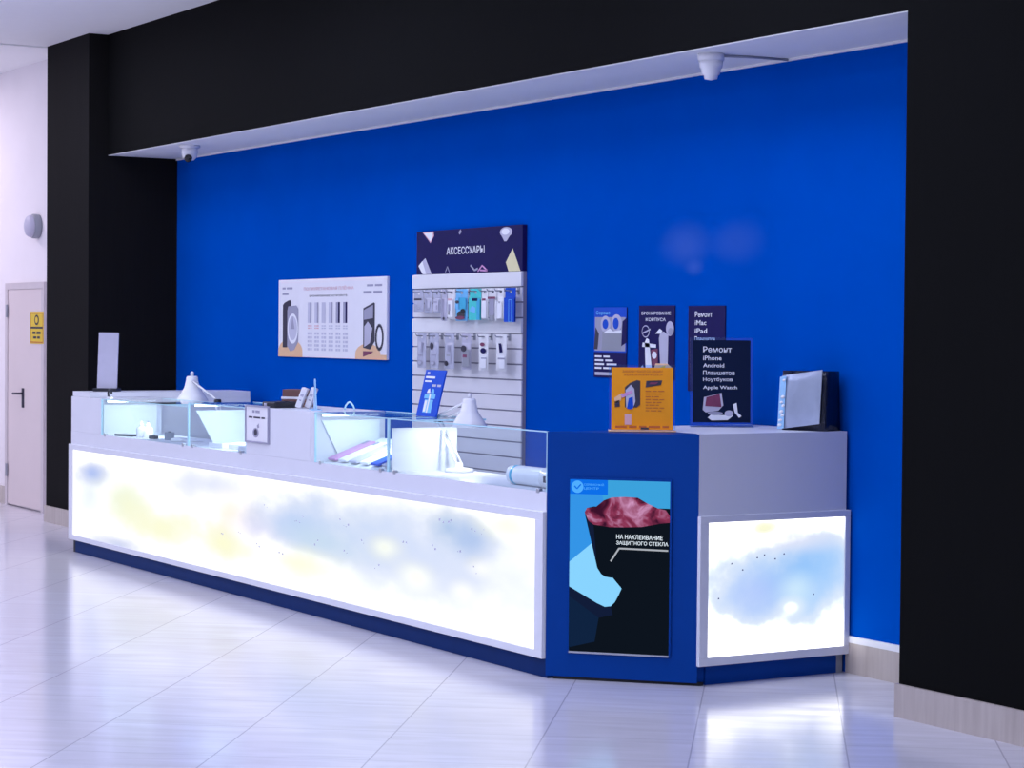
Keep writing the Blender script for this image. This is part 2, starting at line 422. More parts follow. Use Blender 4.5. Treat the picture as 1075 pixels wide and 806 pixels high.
part('plinth', sc, (-6.12, -.0, .012, D, 0, .09, 'kick'), (-6.16, -6.12, .012, D, 0, .09, 'gap'))
part('counter_body', sc, (-6.18, -.003, .0, D, .088, Z1, 'lam'))
part('end_panel', sc, (-6.18, -5.605, 0, D, Z1, 1.068, 'lam'), bev=.002)
part('centre_panel', sc, (-3.255, -2.41, 0, D, Z1, ZT, 'lam'), (-2.406, -2.365, 0, D, Z1, ZT, 'lam'), bev=.002)
fr = part('light_box_frame', sc, (-6.18, -.0, -.02, 0, .088, .122, 'frame'), (-6.18, -.0, -.02, 0, .706, ZL, 'frame'),
          (-6.18, -6.105, -.02, 0, .122, .706, 'frame'), (-.065, -.0, -.02, 0, .122, .706, 'frame'), bev=.002)
lp = MB().box(-6.105, -.065, -.013, -.001, .122, .706, 'litfront')
for (x, z) in ((-2.95, .55), (-2.55, .515), (-2.49, .51), (-2.0, .53), (-1.93, .525), (-1.75, .46), (-1.3, .50), (-2.3, .40), (-1.95, .37), (-1.6, .35),
               (-.93, .625), (-.84, .63), (-.62, .60), (-.53, .61), (-.75, .50), (-1.0, .49), (-.6, .42), (-3.3, .37), (-3.05, .31), (-2.75, .29), (-3.55, .36)):
    for k in (0, .05):
        q = random.uniform(.25, .75); x_ = x+k*random.uniform(.4, 1)-.02; z_ = z+random.uniform(-.02, .02)
        lp.add([(x_-.010*q, -.0136, z_-.008*q), (x_+.014*q, -.0136, z_-.004*q), (x_+.010*q, -.0136, z_+.012*q), (x_-.014*q, -.0136, z_+.006*q)], [[0, 1, 2, 3]], 'lgink')
lp.build('light_panel', sc)
tag(sc.children[-1], 'glowing white panel printed with soft yellow and blue patches')
def bay(x0, x1, ztop, top_to):
    g = MB().box(x0, x1, .004, .010, Z1, ztop, 'glass'); g.build('front_glass', sc)
    g = MB().box(x0, x1, .002, .012, ztop-.004, ztop+.001, 'gedge').box(x0-.003, x0+.003, .002, .012, Z1, ztop, 'gedge').box(x1-.003, x1+.003, .002, .012, Z1, ztop, 'gedge')
    g.build('glass_edge', sc)
    if top_to:
        tp = MB().box(x0, top_to, .014, D, ztop-.006, ztop, 'glass').build('top_glass', sc)
        MB().box(x0, top_to, D, D+.005, ztop-.008, ztop+.001, 'gedge').box(top_to, top_to+.004, .014, D, ztop-.008, ztop+.001, 'gedge').build('glass_edge', tp)
    if top_to and x0 < -1.6:
        r_ = MB().box(x0+.015, x0+.03, .03, D-.05, ztop-.024, ztop-.008, 'chrome').build('light_rail', sc)
        MB().box(x0+.03, x0+.033, .035, D-.055, ztop-.022, ztop-.010, 'led').build('led_strip', r_)
    for x in (x0+.06, x1-.08): part('glass_clip', sc, (x, x+.025, -.004, .016, Z1-.008, Z1+.012, 'chrome'), bev=.002)
bay(-5.602, -4.124, 1.068, -4.5)
bay(-4.114, -3.259, 1.092, -3.262)
bay(-2.361, -1.525, ZT, -1.53)
bay(-1.515, -.006, ZT, -1.28)
def partition(x, ztop, y0t, y0b):
    poly = [(y0b, Z1), (D-.04, Z1), (D-.04, ztop-.04), (y0t, ztop-.04)]
    vs = [(x, y, z) for y, z in poly]+[(x+.012, y, z) for y, z in poly]
    MB().add(vs, [[0, 1, 2, 3][::-1], [4, 5, 6, 7], [0, 1, 5, 4], [1, 2, 6, 5], [2, 3, 7, 6], [3, 0, 4, 7]], 'inner').build('partition_panel', sc)
partition(-5.603, 1.068, .014, .014)
partition(-4.106, 1.085, .045, .17)
partition(-2.363, ZT-.005, .04, .16)
partition(-1.507, ZT-.01, .016, .016)
# left wing running back to the wall
wg = thing('return_counter', 'white return wing running back from the left end of the counter', 'counter', (-6.01, .8, 0))
part('wing_body', wg, (-.17, .16, -.37, .39, .0, 1.06, 'lam'))
part('wing_top', wg, (-.17, .16, -.37, .39, 1.06, 1.104, 'lam'), (-.17, .16, -.79, -.37, 1.069, 1.104, 'lam'), bev=.002)

# corner cabinet with the advertising screen
cc = thing('corner_cabinet', 'navy blue chamfered corner cabinet holding an upright advertising screen', 'cabinet', (0, 0, 0))
A = (.5008, .4684)
MB().prism([(.002, 0), (A[0], A[1]), (A[0]-.022, A[1]+.0005), (A[0]-.022, .52), (.002, .52)], .014, ZT, 'navy').build('cabinet_body', cc)
MB().prism([(.02, .03), (A[0]-.01, A[1]+.02), (A[0]-.01, .51), (.02, .51)], 0, .014, 'gap').build('plinth', cc)
dl = math.hypot(*A); rd = (A[0]/dl, A[1]/dl)
SW, SH = .452, .762
M['s_sky'] = emit('screen_sky', (.035, .30, .80), 1.0); M['s_sky2'] = emit('screen_sky_right', (.045, .36, .72), 1.0)
M['s_light'] = emit('screen_pale_blue', (.25, .66, 1.0), 1.0); M['s_black'] = emit('screen_black', (.004, .007, .013), 1.0)
M['s_edge'] = emit('screen_dark_edge', (.006, .012, .04), 1.0); M['s_white'] = emit('screen_white', (.80, .90, 1), 1.05)
M['s_line'] = emit('screen_grey_line', (.42, .45, .50), 1.0); M['s_logo'] = emit('screen_logo_blue', (.004, .16, .82), 1.0)
M['s_deep'] = emit('screen_deep_blue', (.005, .017, .052), 1.0); M['s_rock'] = rock_print('screen_rock', 1.0)
M['s_logo2'] = emit('screen_logo_light', (.08, .42, 1.0), 1.0)
a = Art(SW, SH, .004)
# v = 0 at bottom.  the picture on the screen
a.add([(0, 0, .003), (SW, 0, .003), (SW, SH, .003), (0, SH, .003)], [[0, 1, 2, 3]], 's_black')
a.poly([(0, .45), (.45, .45), (.45, 1), (0, 1)], 's_sky', 1)
a.poly([(.42, .60), (1, .60), (1, 1), (.30, 1)], 's_sky2', 1.2)
a.poly([(0, .52), (.24, .64), (.60, .47), (.56, .42), (.50, .34), (.46, .295), (.42, .27), (.36, .265), (.28, .285), (0, .375)], 's_light', 1.6)
a.poly([(0, .375), (.28, .285), (.36, .262), (.42, .268), (.44, .22), (.3, .20), (0, .32)], 's_edge', 1.7)
a.poly([(0, .32), (.3, .20), (.26, .06), (0, .02)], 's_deep', 1.6)
# standing phone
a.poly([(.15, .81), (.17, .835), (.24, .845), (1, .845), (1, .40), (.60, .455), (.50, .44), (.42, .435), (.36, .44), (.32, .455), (.28, .49)], 's_black', 2)
a.poly([(.40, .46), (.57, .475), (1, .5), (1, .3), (.6, .3), (.52, .38)], 's_black', 2.2)
a.poly([(.15, .81), (.17, .835), (.26, .842), (.34, .882), (.42, .90), (.55, .905), (.68, .903), (.78, .87), (.88, .845), (.96, .835), (1, .80), (1, .765),
        (.90, .757), (.72, .735), (.56, .73), (.40, .728), (.24, .74), (.19, .76)], 's_rock', 2.6)
a.poly([(.48, .68), (.52, .685)][:0] or [(.152, .80), (.19, .76), (.24, .735), (.27, .55), (.26, .54)], 's_edge', 2.4)
a.text('НА НАКЛЕИВАНИЕ', .47, .93, .662, .688, 's_white', 4)
a.text('ЗАЩИТНОГО СТЕКЛА', .47, .985, .625, .651, 's_white', 4)
a.line([(.985, .603), (.50, .607)], .0075, 's_line', 4).line([(.50, .609), (.415, .53)], .0075, 's_line', 4)
a.rect(0, .38, .915, 1, 's_logo', 3).ell(.075, .957, .06, .036, 's_logo2', 3.5)
a.line([(.045, .962), (.07, .945), (.11, .972)], .006, 's_logo', 4)
a.text('СЕРВИСНЫЙ', .14, .34, .965, .980, 's_logo2', 4).text('ЦЕНТР', .14, .29, .940, .956, 's_logo2', 4)
u0 = .079/A[0]*dl
bz = MB(); q = .008
for b in ((-q, 0, -q, SH+q), (SW, SW+q, -q, SH+q), (0, SW, SH, SH+q)): bz.box(b[0], b[1], b[2], b[3], 0, .009, 'navy')
bz.box(0, SW, -q, 0, 0, .011, 'chrome')
o = bz.build('screen_bezel', cc); o.matrix_local = upright((rd[0]*u0, rd[1]*u0, .130), rd)
o = a.build('screen', cc); o.matrix_local = upright((rd[0]*u0, rd[1]*u0, .130), rd)
tag(o, 'lit screen showing a dark phone with a pink rock picture on sky blue')

# side counter back to the blue wall
rb = [(.90, .44, .52, .22, (.62, .78, 1), .8), (.86, .42, .24, .14, (.33, .56, .96), .75), (1.06, .50, .24, .14, (.25, .52, .96), .8), (.78, .40, .16, .10, (.48, .60, 1), .6),
      (1.16, .42, .14, .16, (.36, .62, 1), .6), (1.0, .40, .10, .07, (.66, .86, 1), .7), (.97, .32, .07, .04, (.9, .96, 1), .8), (.82, .675, .10, .045, (1, 1, .62), .8), (.95, .62, .28, .05, (.84, .82, .95), .55)]
rb = [(y-.9, z, a_*1.4, b_*1.45, c, min(1, s+.1)) for (y, z, a_, b_, c, s) in rb]
M['litside'] = blob_panel('backlit_side_print', (1, .985, .98), rb, 2.8, 1)
sd = thing('side_counter', 'short white side counter with a glowing blue and white light box by the blue wall', 'counter', (.2, .9, 0))
XS = A[0]-.2
part('plinth', sd, (XS-.45, XS-.015, -.375, .36, 0, .09, 'navy'), (XS-.45, XS-.02, .36, .40, 0, .09, 'grey'))
part('counter_body', sd, (XS-.75, XS, -.378, .395, .09, 1.085, 'lam'), (XS-.02, XS, -.4305, -.378, .09, 1.085, 'lam'))
MB().prism([(XS, -.4305), (XS, .395), (XS-.75, .395), (XS-.75, -.378), (XS-.02, -.378), (XS-.02, -.4305)], 1.085, 1.102, 'lam').build('counter_top', sd)
part('light_box_frame', sd, (XS, XS+.022, -.436, .405, .088, .126, 'frame'), (XS, XS+.022, -.436, .405, .715, .745, 'frame'),
     (XS, XS+.022, -.436, -.39, .126, .715, 'frame'), (XS, XS+.022, .375, .405, .126, .715, 'frame'), bev=.002)
o = MB().box(XS+.001, XS+.014, -.39, .375, .126, .715, 'litside')
for (y, z) in ((-.12, .55), (-.08, .56), (-.2, .50), (.03, .56), (-.26, .53), (-.33, .38), (.2, .37), (-.02, .54)):
    o.add([(XS+.0146, y-.004, z-.003), (XS+.0146, y+.005, z-.002), (XS+.0146, y+.003, z+.005), (XS+.0146, y-.003, z+.003)], [[0, 1, 2, 3]], 'gink')
tag(o.build('light_panel', sd), 'glowing panel printed with a soft blue cloud')

# ------------------------------------------------------------------ things on the blue wall
# price poster
t = thing('price_poster', 'wide white price list poster with phone pictures on the blue wall', 'poster', (-5.615, YW, 1.352))
W_, H_ = 1.615, .530
part('board', t, (0, W_, -.018, 0, 0, H_, 'paper'), bev=.002)
a = Art(W_, H_, .0182); a.rect(.003, .997, .005, .995, 'paper', .3)
a.text('ПОЛИУРЕТАНОВАЯ ПЛЁНКА', .25, .715, .855, .905, 'rose').text('БРОНИРОВАНИЕ УСТРОЙСТВ', .305, .655, .77, .80, 'ink')
a.scribble(.04, .14, .875, .90, 'gink', 2, 2, 1).scribble(.04, .10, .80, .825, 'gink', 2, 1, 2)
a.scribble(.83, .96, .885, .91, 'gink', 2, 2, 5).scribble(.80, .96, .80, .83, 'gink', 2, 2, 6)
a.ell(.12, .07, .12, .16, 'peach', 1, a0=0, a1=180); a.rect(0, .24, 0, .07, 'peach', 1)
a.ell(.84, .06, .11, .13, 'peach', 1, a0=0, a1=180); a.rect(.73, 1, 0, .06, 'peach', 1)
a.poly([(.045, .12), (.09, .12), (.13, .70), (.12, .735), (.10, .73), (.06, .70), (.045, .67)], 'ink', 2)
a.poly([(.09, .14), (.12, .07), (.16, .09), (.20, .2), (.20, .62), (.18, .665), (.10, .655), (.09, .6)], 'gink', 2.6)
a.ell(.145, .365, .052, .195, 'wink', 3).ell(.145, .37, .042, .155, 'lgink', 4).poly([(.125, .36), (.145, .53), (.165, .36)], 'gink', 5)
for i in range(6):
    u = .29+i*.066
    a.rect(u, u+.035, .44, .70, ('lgink', 'lgink', 'lgink', 'lgink', 'gink', 'gink')[i], 2)
    a.rect(u+.022, u+.037, .44, .70, ('gink', 'gink', 'lgink', 'gink', 'navyp', 'navyp')[i], 3)
    for r in range(2): a.scribble(u, u+.04, .395-r*.03, .41-r*.03, 'rose' if i < 2 else 'lgink', 2, 2, i+r*7)
    for r in range(5): a.scribble(u, u+.042, .09+r*.05, .12+r*.05, 'lgink', 2, 2, 30+i*5+r)
a.poly([(.80, .14), (.80, .62), (.89, .69), (.90, .68), (.90, .22), (.86, .12)], 'ink', 2).poly([(.806, .48), (.806, .60), (.885, .66), (.885, .50)], 'gink', 3)
a.poly([(.81, .15), (.81, .40), (.84, .46), (.88, .38), (.86, .2)], 'lilac', 3)
for k in range(16):
    p0, p1 = 2*math.pi*k/16, 2*math.pi*(k+1)/16
    a.line([(.94+.03*math.cos(p0), .27+.145*math.sin(p0)), (.94+.03*math.cos(p1), .27+.145*math.sin(p1))], .021, 'ink', 4)
a.poly([(.80, .03), (.80, .10), (.89, .10), (.87, .07)], 'maroon', 3)
a.build('printed_face', t).matrix_local = upright((0, 0, 0), (1, 0))

def wall_poster(name, label, cat, x0, x1, z0, z1, base, draw, dep=.006):
    t = thing(name, label, cat, (x0, YW, z0))
    part('board', t, (0, x1-x0, -dep, 0, 0, z1-z0, base), bev=.001)
    a = Art(x1-x0, z1-z0, dep+.0003); a.rect(0, 1, 0, 1, base, .2); draw(a)
    a.build('printed_face', t).matrix_local = upright((0, 0, 0), (1, 0)); return t
def p1(a):
    a.rect(0, 1, .36, 1, 'blue').text('Сервис', .06, .5, .885, .95, 'sky')
    a.rect(.03, .97, .38, .86, 'gink', 1.5).poly([(.0, .40), (.12, .40), (.16, .62), (.05, .72)], 'ink', 2)
    a.ell(.36, .76, .15, .12, 'lilac', 2).ell(.36, .76, .09, .07, 'blue', 3).ell(.70, .78, .16, .12, 'lilac', 2).ell(.68, .77, .09, .08, 'blue', 3)
    a.poly([(.85, .45), (1, .5), (1, .85), (.88, .8)], 'navyp', 2)
    a.poly([(.25, .39), (.85, .39), (.86, .63), (.27, .66)], 'grey', 3).poly([(.28, .63), (.5, .70), (.6, .66), (.85, .68), (.86, .63)], 'wink', 3.5)
    for i, (l, w) in enumerate(((.50, 2), (.60, 2), (.72, 2), (.84, 3))): a.scribble(.04, l, .285-i*.055, .312-i*.055, 'wink', 3, w, i+9)
    a.rect(.04, .6, .03, .075, 'lilac', 2)
wall_poster('repair_poster', 'blue and grey poster of hands repairing a device, leftmost of three on the wall', 'poster', -1.626, -1.315, 1.300, 1.674, 'navyp', p1)
def p2(a):
    a.text('БРОНИРОВАНИЕ', .08, .90, .875, .92, 'wink').text('КОРПУСА', .20, .76, .79, .835, 'wink')
    a.ell(.20, .65, .11, .085, 'lilac', 2).ell(.20, .65, .095, .07, 'navyp', 3).line([(.1, .62), (.34, .68)], .008, 'lilac', 4)
    a.ell(.88, .69, .11, .10, 'lilac', 2).ell(.9, .65, .07, .05, 'gink', 3)
    a.poly([(.22, .0), (.18, .5), (.23, .56), (.30, .54), (.42, .0)], 'wink', 3).poly([(.10, .44), (.5, .43), (.5, .475), (.12, .50)], 'wink', 3)
    a.poly([(.40, .18), (.36, .40), (.55, .42), (.56, .2)], 'maroon', 4).ell(.46, .33, .07, .05, 'wink', 5)
    a.poly([(.62, .22), (.58, .56), (.62, .64), (.72, .65), (.84, .60), (.83, .22)], 'lilac', 3).poly([(.48, .62), (.6, .69), (.68, .66), (.62, .62)], 'wink', 4)
    a.poly([(.42, .10), (.5, .22), (.82, .22), (1.0, .15), (.82, .08)], 'peach', 5).poly([(.5, .13), (.78, .2), (.76, .15)], 'yellow', 6)
    a.poly([(.02, .12), (.12, .19), (.24, .1), (.1, .07)], 'lilac', 3).poly([(.8, .0), (.8, .24), (.95, .14), (.86, .0)], 'wink', 4)
    a.poly([(.45, .01), (.62, .07), (.8, .02), (.7, .0)], 'dark', 6)
wall_poster('casing_poster', 'dark navy poster with pale phones and white heading, middle of three on the wall', 'poster', -1.200, -.880, 1.300, 1.681, 'navyp', p2)
def p3(a):
    a.text('Ремонт', .19, .66, .868, .935, 'wink').text('iMac', .19, .50, .775, .832, 'wink').text('iPad', .19, .52, .68, .737, 'wink')
    a.text('Планшетов', .19, .74, .585, .642, 'wink')
wall_poster('service_poster', 'navy text poster on the wall partly hidden by the black acrylic stand', 'poster', -.760, -.450, 1.250, 1.678, 'navyp', p3)

# ------------------------------------------------------------------ slatwall with its sign
SX0, SX1 = -3.632, -2.338
YS = YW-.03
t = thing('slatwall', 'tall white slatwall panel on the blue wall with rows of hanging accessories', 'display panel', ((SX0+SX1)/2, YW, 0))
hw = (SX1-SX0)/2
b = MB().box(-hw, hw, -.022, 0, 0, 1.882, 'groove')
zs = [1.882]; z = 1.7915
while z > .02: zs.append(z); z -= .0885
zs.append(.0)
for q in range(len(zs)-1):
    b.box(-hw, hw, -.030, -.020, zs[q+1]+.0085, zs[q], 'slat', bev=.001)
b.build('panel', t)
for zz in (1.797, 1.530): part('shelf_strip', t, (-hw, hw, -.037, -.030, zz, zz+.082, 'white'), bev=.002)
K = 1.282/113.0  # metres along the wall per step of the row layout
def wx(p): return -3.541+(p-436)*.01135
ROW1 = [(438, 449), (450, 458.5), (460, 467.5), (469, 474.5), (475.5, 483), (484, 496), (498.5, 510), (511, 517), (518, 525.5), (526.5, 532.5), (534, 544)]
ROW2 = [(442.5, 452), (456, 466), (472.5, 482.5), (490.5, 500), (508, 517.5), (525.5, 535.5)]
hooks = MB
def hook(xw, zw):
    x = xw-(SX0+SX1)/2
    MB().tube([(x, -.03, zw), (x, -.12, zw), (x, -.128, zw+.012)], .0035, 'grey', 8).box(x-.012, x+.012, -.034, -.030, zw-.02, zw+.02, 'grey').build('hook', t)
for p in ROW1: hook(wx((p[0]+p[1])/2), 1.772)
for p in ROW2: hook(wx((p[0]+p[1])/2), 1.508)

st = thing('accessories_sign', 'dark navy header sign lettered in white above the white slatwall panel', 'sign', (-3.588, YW, 1.884))
W_, H_ = 1.252, .262
part('board', st, (0, W_, -.03, 0, 0, H_, 'navyp'), bev=.002)
a = Art(W_, H_, .0303); a.rect(0, 1, 0, 1, 'navyp', .3)
a.text('АКСЕССУАРЫ', .30, .66, .43, .60, 'wink')
a.poly([(.06, .98), (.17, .98), (.175, .88), (.14, .72), (.11, .82)], 'rose', 2).poly([(.075, .955), (.16, .955), (.165, .88), (.14, .76)], 'wink', 2.5)
a.ell(.855, .86, .055, .11, 'lilac', 2).poly([(.80, .86), (.91, .86), (.86, .66), (.84, .66)], 'lilac', 2.2).ell(.85, .87, .035, .07, 'wink', 3)
a.poly([(.02, .20), (.09, .38), (.155, .0), (.065, .0)], 'lilac', 2).poly([(.02, .20), (.06, .31), (.10, .0), (.065, .0)], 'wink', 2.5)
a.poly([(.855, .2), (.915, .50), (.985, 0), (.88, .0)], 'cream', 2)
a.line([(.29, .03), (.31, .16), (.33, .02)], .008, 'gink', 2).line([(.53, .17), (.57, .05), (.60, .09)], .012, 'gink', 2).line([(.60, .02), (.64, .15), (.69, .03), (.62, .05)], .010, 'pink', 2)
a.line([(.42, .9), (.44, .96)], .02, 'gink', 2)
a.build('printed_face', st).matrix_local = upright((0, 0, 0), (1, 0))

# hanging packs
G1, G2 = 'packs hanging on the upper row of the slatwall', 'packs hanging on the lower row of the slatwall'
def hang_pack(p, ztop, zbot, base, label, draw, group, thick=.016, yoff=.085):
    x0, x1 = wx(p[0]), wx(p[1]); w = x1-x0; hgt = ztop-zbot
    t = thing('accessory_pack', label, 'accessory pack', (x0, YW-yoff, zbot), 0, group)
    # header card with a slot for the hook, then the blister bag
    m = MB(); c = w/2; s = .014; h0 = hgt-.052
    m.box(0, w, -.001, .001, h0, hgt-.030, base).box(0, c-s, -.001, .001, hgt-.030, hgt-.014, base).box(c+s, w, -.001, .001, hgt-.030, hgt-.014, base).box(0, w, -.001, .001, hgt-.014, hgt, base)
    m.build('header_card', t)
    b = bmesh.new(); bmesh.ops.create_grid(b, x_segments=8, y_segments=10, size=.5)
    bb = MB()
    vs = []; fs = []; nx, nz = 8, 10
    for side in (-1, 1):
        for j in range(nz+1):
            for i in range(nx+1):
                u, v = i/nx, j/nz
                pu = math.sin(math.pi*u)**.5*math.sin(math.pi*v)**.35 if 0 < u < 1 and 0 < v < 1 else 0
                vs.append((u*w, side*(pu*thick*.5+.0006), v*(h0)))
    n1 = (nx+1)*(nz+1)
    for j in range(nz):
        for i in range(nx):
            q = j*(nx+1)+i; fs.append([q, q+1, q+nx+2, q+nx+1]); q += n1; fs.append([q, q+nx+1, q+nx+2, q+1])
    b.free()
    bb.add(vs, fs, base, True).build('pouch', t)
    a = Art(w, h0, thick*.5+.0012); draw(a); a.build('product', t).matrix_local = upright((0, 0, 0), (1, 0))
    return t
def d_ear(a): a.rect(.15, .9, .88, 1.0, 'ink').ell(.3, .45, .16, .10, 'gink').ell(.3, .45, .10, .06, 'pack', 2).ell(.62, .28, .2, .07, 'gink').ell(.62, .29, .12, .04, 'pack', 2)
def d_cab(a): a.rect(.2, .4, .3, .95, 'gink').rect(.55, .85, .35, .8, 'lgink').ell(.5, .2, .2, .06, 'gink')
def d_box(a): a.rect(.1, .9, .1, .9, 'lgink').rect(.2, .7, .65, .8, 'gink', 2).rect(.55, .75, .2, .5, 'gink', 2)
def d_lil(a): a.rect(.05, .55, .05, .95, 'gink').ell(.6, .1, .2, .06, 'ink', 2)
def d_wht(a): a.rect(.1, .9, .1, .95, 'wink').rect(.2, .5, .4, .7, 'gink', 2).rect(.25, .4, .2, .4, 'ink', 3).rect(.15, .8, .88, .97, 'rose', 2)
def d_cyan(a): a.rect(.35, .95, .5, 1, 'cyan').rect(.05, .4, .5, 1, 'sky').ell(.22, .82, .16, .07, 'ink', 3).ell(.55, .26, .34, .17, 'dark', 3).ell(.72, .42, .2, .1, 'lens', 4).ell(.5, .13, .4, .08, 'maroon', 4)
def d_teal(a): a.rect(.0, .8, .0, 1, 'teal').rect(.72, 1, .0, .95, 'cyan', 2).rect(.3, .8, .85, .97, 'navyp', 3).poly([(.1, .4), (.6, .3), (.65, .55), (.3, .65)], 'sky', 3)
def d_pale(a): a.rect(.1, .9, .05, .95, 'wink').rect(.2, .8, .85, .95, 'maroon', 2)
def d_stick(a): a.rect(.15, .85, .2, .95, 'gink').rect(.2, .8, .0, .24, 'grey', 2).rect(.0, 1, .93, 1.02, 'maroon', 3)
def d_whtb(a): a.rect(.1, .9, .03, .8, 'wink').poly([(.3, .8), (.7, .8), (.5, .7)], 'grey', 2)
def d_blue(a): a.rect(0, 1, 0, .97, 'blue').rect(.45, .75, .0, .9, 'sky', 2).rect(.5, .72, .02, .88, 'blue', 3)
L1 = ['white blister pack with a dark strip and grey coils, leftmost on the upper slatwall row',
      'pale grey cable pack, second from the left on the upper slatwall row',
      'pale boxed accessory with small grey marks, third from the left on the upper slatwall row',
      'narrow lilac grey pack hanging low, fourth from the left on the upper slatwall row',
      'white pack with a small pink top, just left of the cyan pack on the slatwall',
      'cyan pack holding a round black gadget, middle of the upper slatwall row',
      'bright teal green pack right of the cyan pack on the upper slatwall row',
      'narrow pale pack directly right of the teal green pack on the slatwall',
      'white pack with a grey upright stick on the upper slatwall row',
      'plain white slim pack next to the blue pack on the upper slatwall row',
      'royal blue tall pack at the right end of the upper slatwall row']
B1 = ['pack', 'pack', 'pack', 'lilac', 'white', 'sky', 'teal', 'white', 'white', 'white', 'blue']
D1 = [d_ear, d_cab, d_box, d_lil, d_wht, d_cyan, d_teal, d_pale, d_stick, d_whtb, d_blue]
ZB = [1.655, 1.65, 1.65, 1.60, 1.61, 1.600, 1.605, 1.61, 1.60, 1.61, 1.594]
for p, l, b_, dr, zb in zip(ROW1, L1, B1, D1, ZB): hang_pack(p, 1.788, zb, b_, l, dr, G1)
def e1(a): a.rect(.55, .75, .6, 1, 'gink').ell(.4, .2, .3, .1, 'gink').ell(.4, .2, .2, .06, 'pack', 2).rect(.2, .7, .45, .52, 'gink')
def e2(a): a.ell(.35, .85, .2, .14, 'ink').ell(.45, .2, .3, .09, 'gink').ell(.45, .19, .2, .05, 'pack', 2).rect(.3, .8, .48, .55, 'gink')
def e3(a): a.rect(.4, .7, .65, .9, 'gink').rect(.3, .75, .2, .6, 'pack').ell(.3, .2, .2, .1, 'ink').rect(.35, .7, .48, .54, 'grey', 2)
def e4(a): a.ell(.35, .78, .3, .12, 'ink', 3).rect(.2, .95, .1, .75, 'grey').rect(.25, .7, .45, .56, 'maroon', 2)
def e5(a): a.ell(.5, .95, .25, .07, 'maroon').ell(.6, .72, .3, .10, 'navyp').rect(.3, .9, .08, .5, 'wink').rect(.4, .95, .42, .47, 'gink', 2)
def e6(a): a.poly([(.35, 1), (.6, 1), (.75, .68), (.45, .66)], 'navyp').rect(.45, .95, .1, .55, 'wink').rect(.3, .95, .42, .48, 'gink', 2)
L2 = ['clear cable pack, leftmost on the lower slatwall row', 'clear cable pack with a dark plug, second from left on the lower slatwall row',
      'clear greenish pack, third from left on the lower slatwall row', 'dark grey pack, fourth from left and darkest of the lower slatwall row',
      'white pack with one round dark dot, second from right on the lower slatwall row', 'white pack with a slanted dark plug, rightmost on the lower slatwall row']
for p, l, dr, b_ in zip(ROW2, L2, (e1, e2, e3, e4, e5, e6), ('pack', 'pack', 'pack', 'lilac', 'white', 'white')): hang_pack(p, 1.524, 1.315, b_, l, dr, G2)

# ------------------------------------------------------------------ things standing on the counters
VR = (.515, .857)   # direction along which the two acrylic stands face the hall
def sheet_stand(name, label, loc, w, h, foot_t, draw, base, right=VR, lean=R(4), margin=.012, foot=.05):
    """acrylic menu holder: clear L stand with a printed sheet"""
    t = thing(name, label, 'sign', loc); r = Vector((right[0], right[1], 0)).normalized()
    t.rotation_euler = (0, 0, math.atan2(r.y, r.x))
    tilt = Matrix.Rotation(-lean, 4, 'X')
    MB().box(0, w, -foot, foot, 0, .006, foot_t, bev=.001).build('foot', t)
    MB().box(0, w, -.003, .003, .004, h, 'acry', bev=.001, mtx=tilt).build('holder', t)
    MB().box(margin, w-margin, -.005, -.0035, .02 if base == 'blackp' else .008, h-margin, base, mtx=tilt).build('card', t)
    a = Art(w, h, .0055); draw(a)
    a.build('printed_face', t).matrix_local = tilt @ Matrix.Rotation(R(90), 4, 'X')
    return t
def og(a):
    a.text('ЗАКАЖИ ЧЕХОЛ СО СВОИМ', .20, .80, .885, .92, 'dorange').text('ДИЗАЙНОМ', .22, .80, .835, .865, 'dorange')
    a.poly([(.24, .36), (.24, .66), (.32, .73), (.42, .77), (.47, .76), (.47, .40), (.42, .36)], 'ink', 2)
    a.poly([(.26, .36), (.25, .62), (.33, .70), (.38, .64), (.40, .45), (.36, .34)], 'lilac', 3).poly([(.27, .34), (.30, .5), (.36, .52), (.37, .36), (.33, .33)], 'blue', 4)
    a.poly([(.18, .55), (.34, .62), (.36, .58), (.2, .5)], 'pink', 5)
    a.poly([(.55, .66), (.56, .76), (.80, .77), (.78, .70)], 'ink', 2).poly([(.6, .71), (.62, .74), (.74, .74), (.7, .71)], 'maroon', 3)
    a.poly([(.09, .36), (.09, .45), (.16, .47), (.17, .37)], 'ink', 2).poly([(.08, .5), (.2, .58), (.18, .46), (.1, .42)], 'peach', 2)
    for i in range(8): a.scribble(.55, .83-.04*(i % 3), .60-i*.042, .612-i*.042, 'dorange', 2, 3, i+50)
    a.rect(.24, .34, .10, .26, 'rose', 2).scribble(.10, .9, .055, .085, 'dorange', 2, 5, 77).rect(.48, .6, .03, .06, 'ink', 3)
sheet_stand('orange_sign_stand', 'orange acrylic table sign at the left of the corner cabinet top', (.107, .255, 1.102), .298, .297, 'peach', og, 'orange', foot=.045)
def bk(a):
    a.text('Ремонт', .205, .66, .835, .90, 'wink').text('iPhone', .205, .50, .745, .795, 'wink').text('Android', .205, .54, .665, .71, 'wink')
    a.text('Планшетов', .205, .71, .58, .63, 'wink').text('Ноутбуков', .205, .675, .50, .55, 'wink').text('Apple Watch', .205, .75, .41, .46, 'wink')
    a.poly([(.20, .19), (.22, .33), (.50, .38), (.53, .24), (.45, .18), (.25, .16)], 'lilac', 2).poly([(.24, .23), (.26, .33), (.47, .37), (.50, .22)], 'maroon', 3)
    a.poly([(.28, .10), (.33, .135), (.55, .13), (.66, .16), (.68, .12), (.6, .075), (.34, .07)], 'wink', 2).ell(.62, .15, .07, .035, 'lilac', 3)
    a.poly([(.68, .25), (.74, .27), (.76, .16), (.82, .12), (.78, .10), (.71, .16)], 'wink', 3).ell(.4, .15, .12, .02, 'gink', 4)
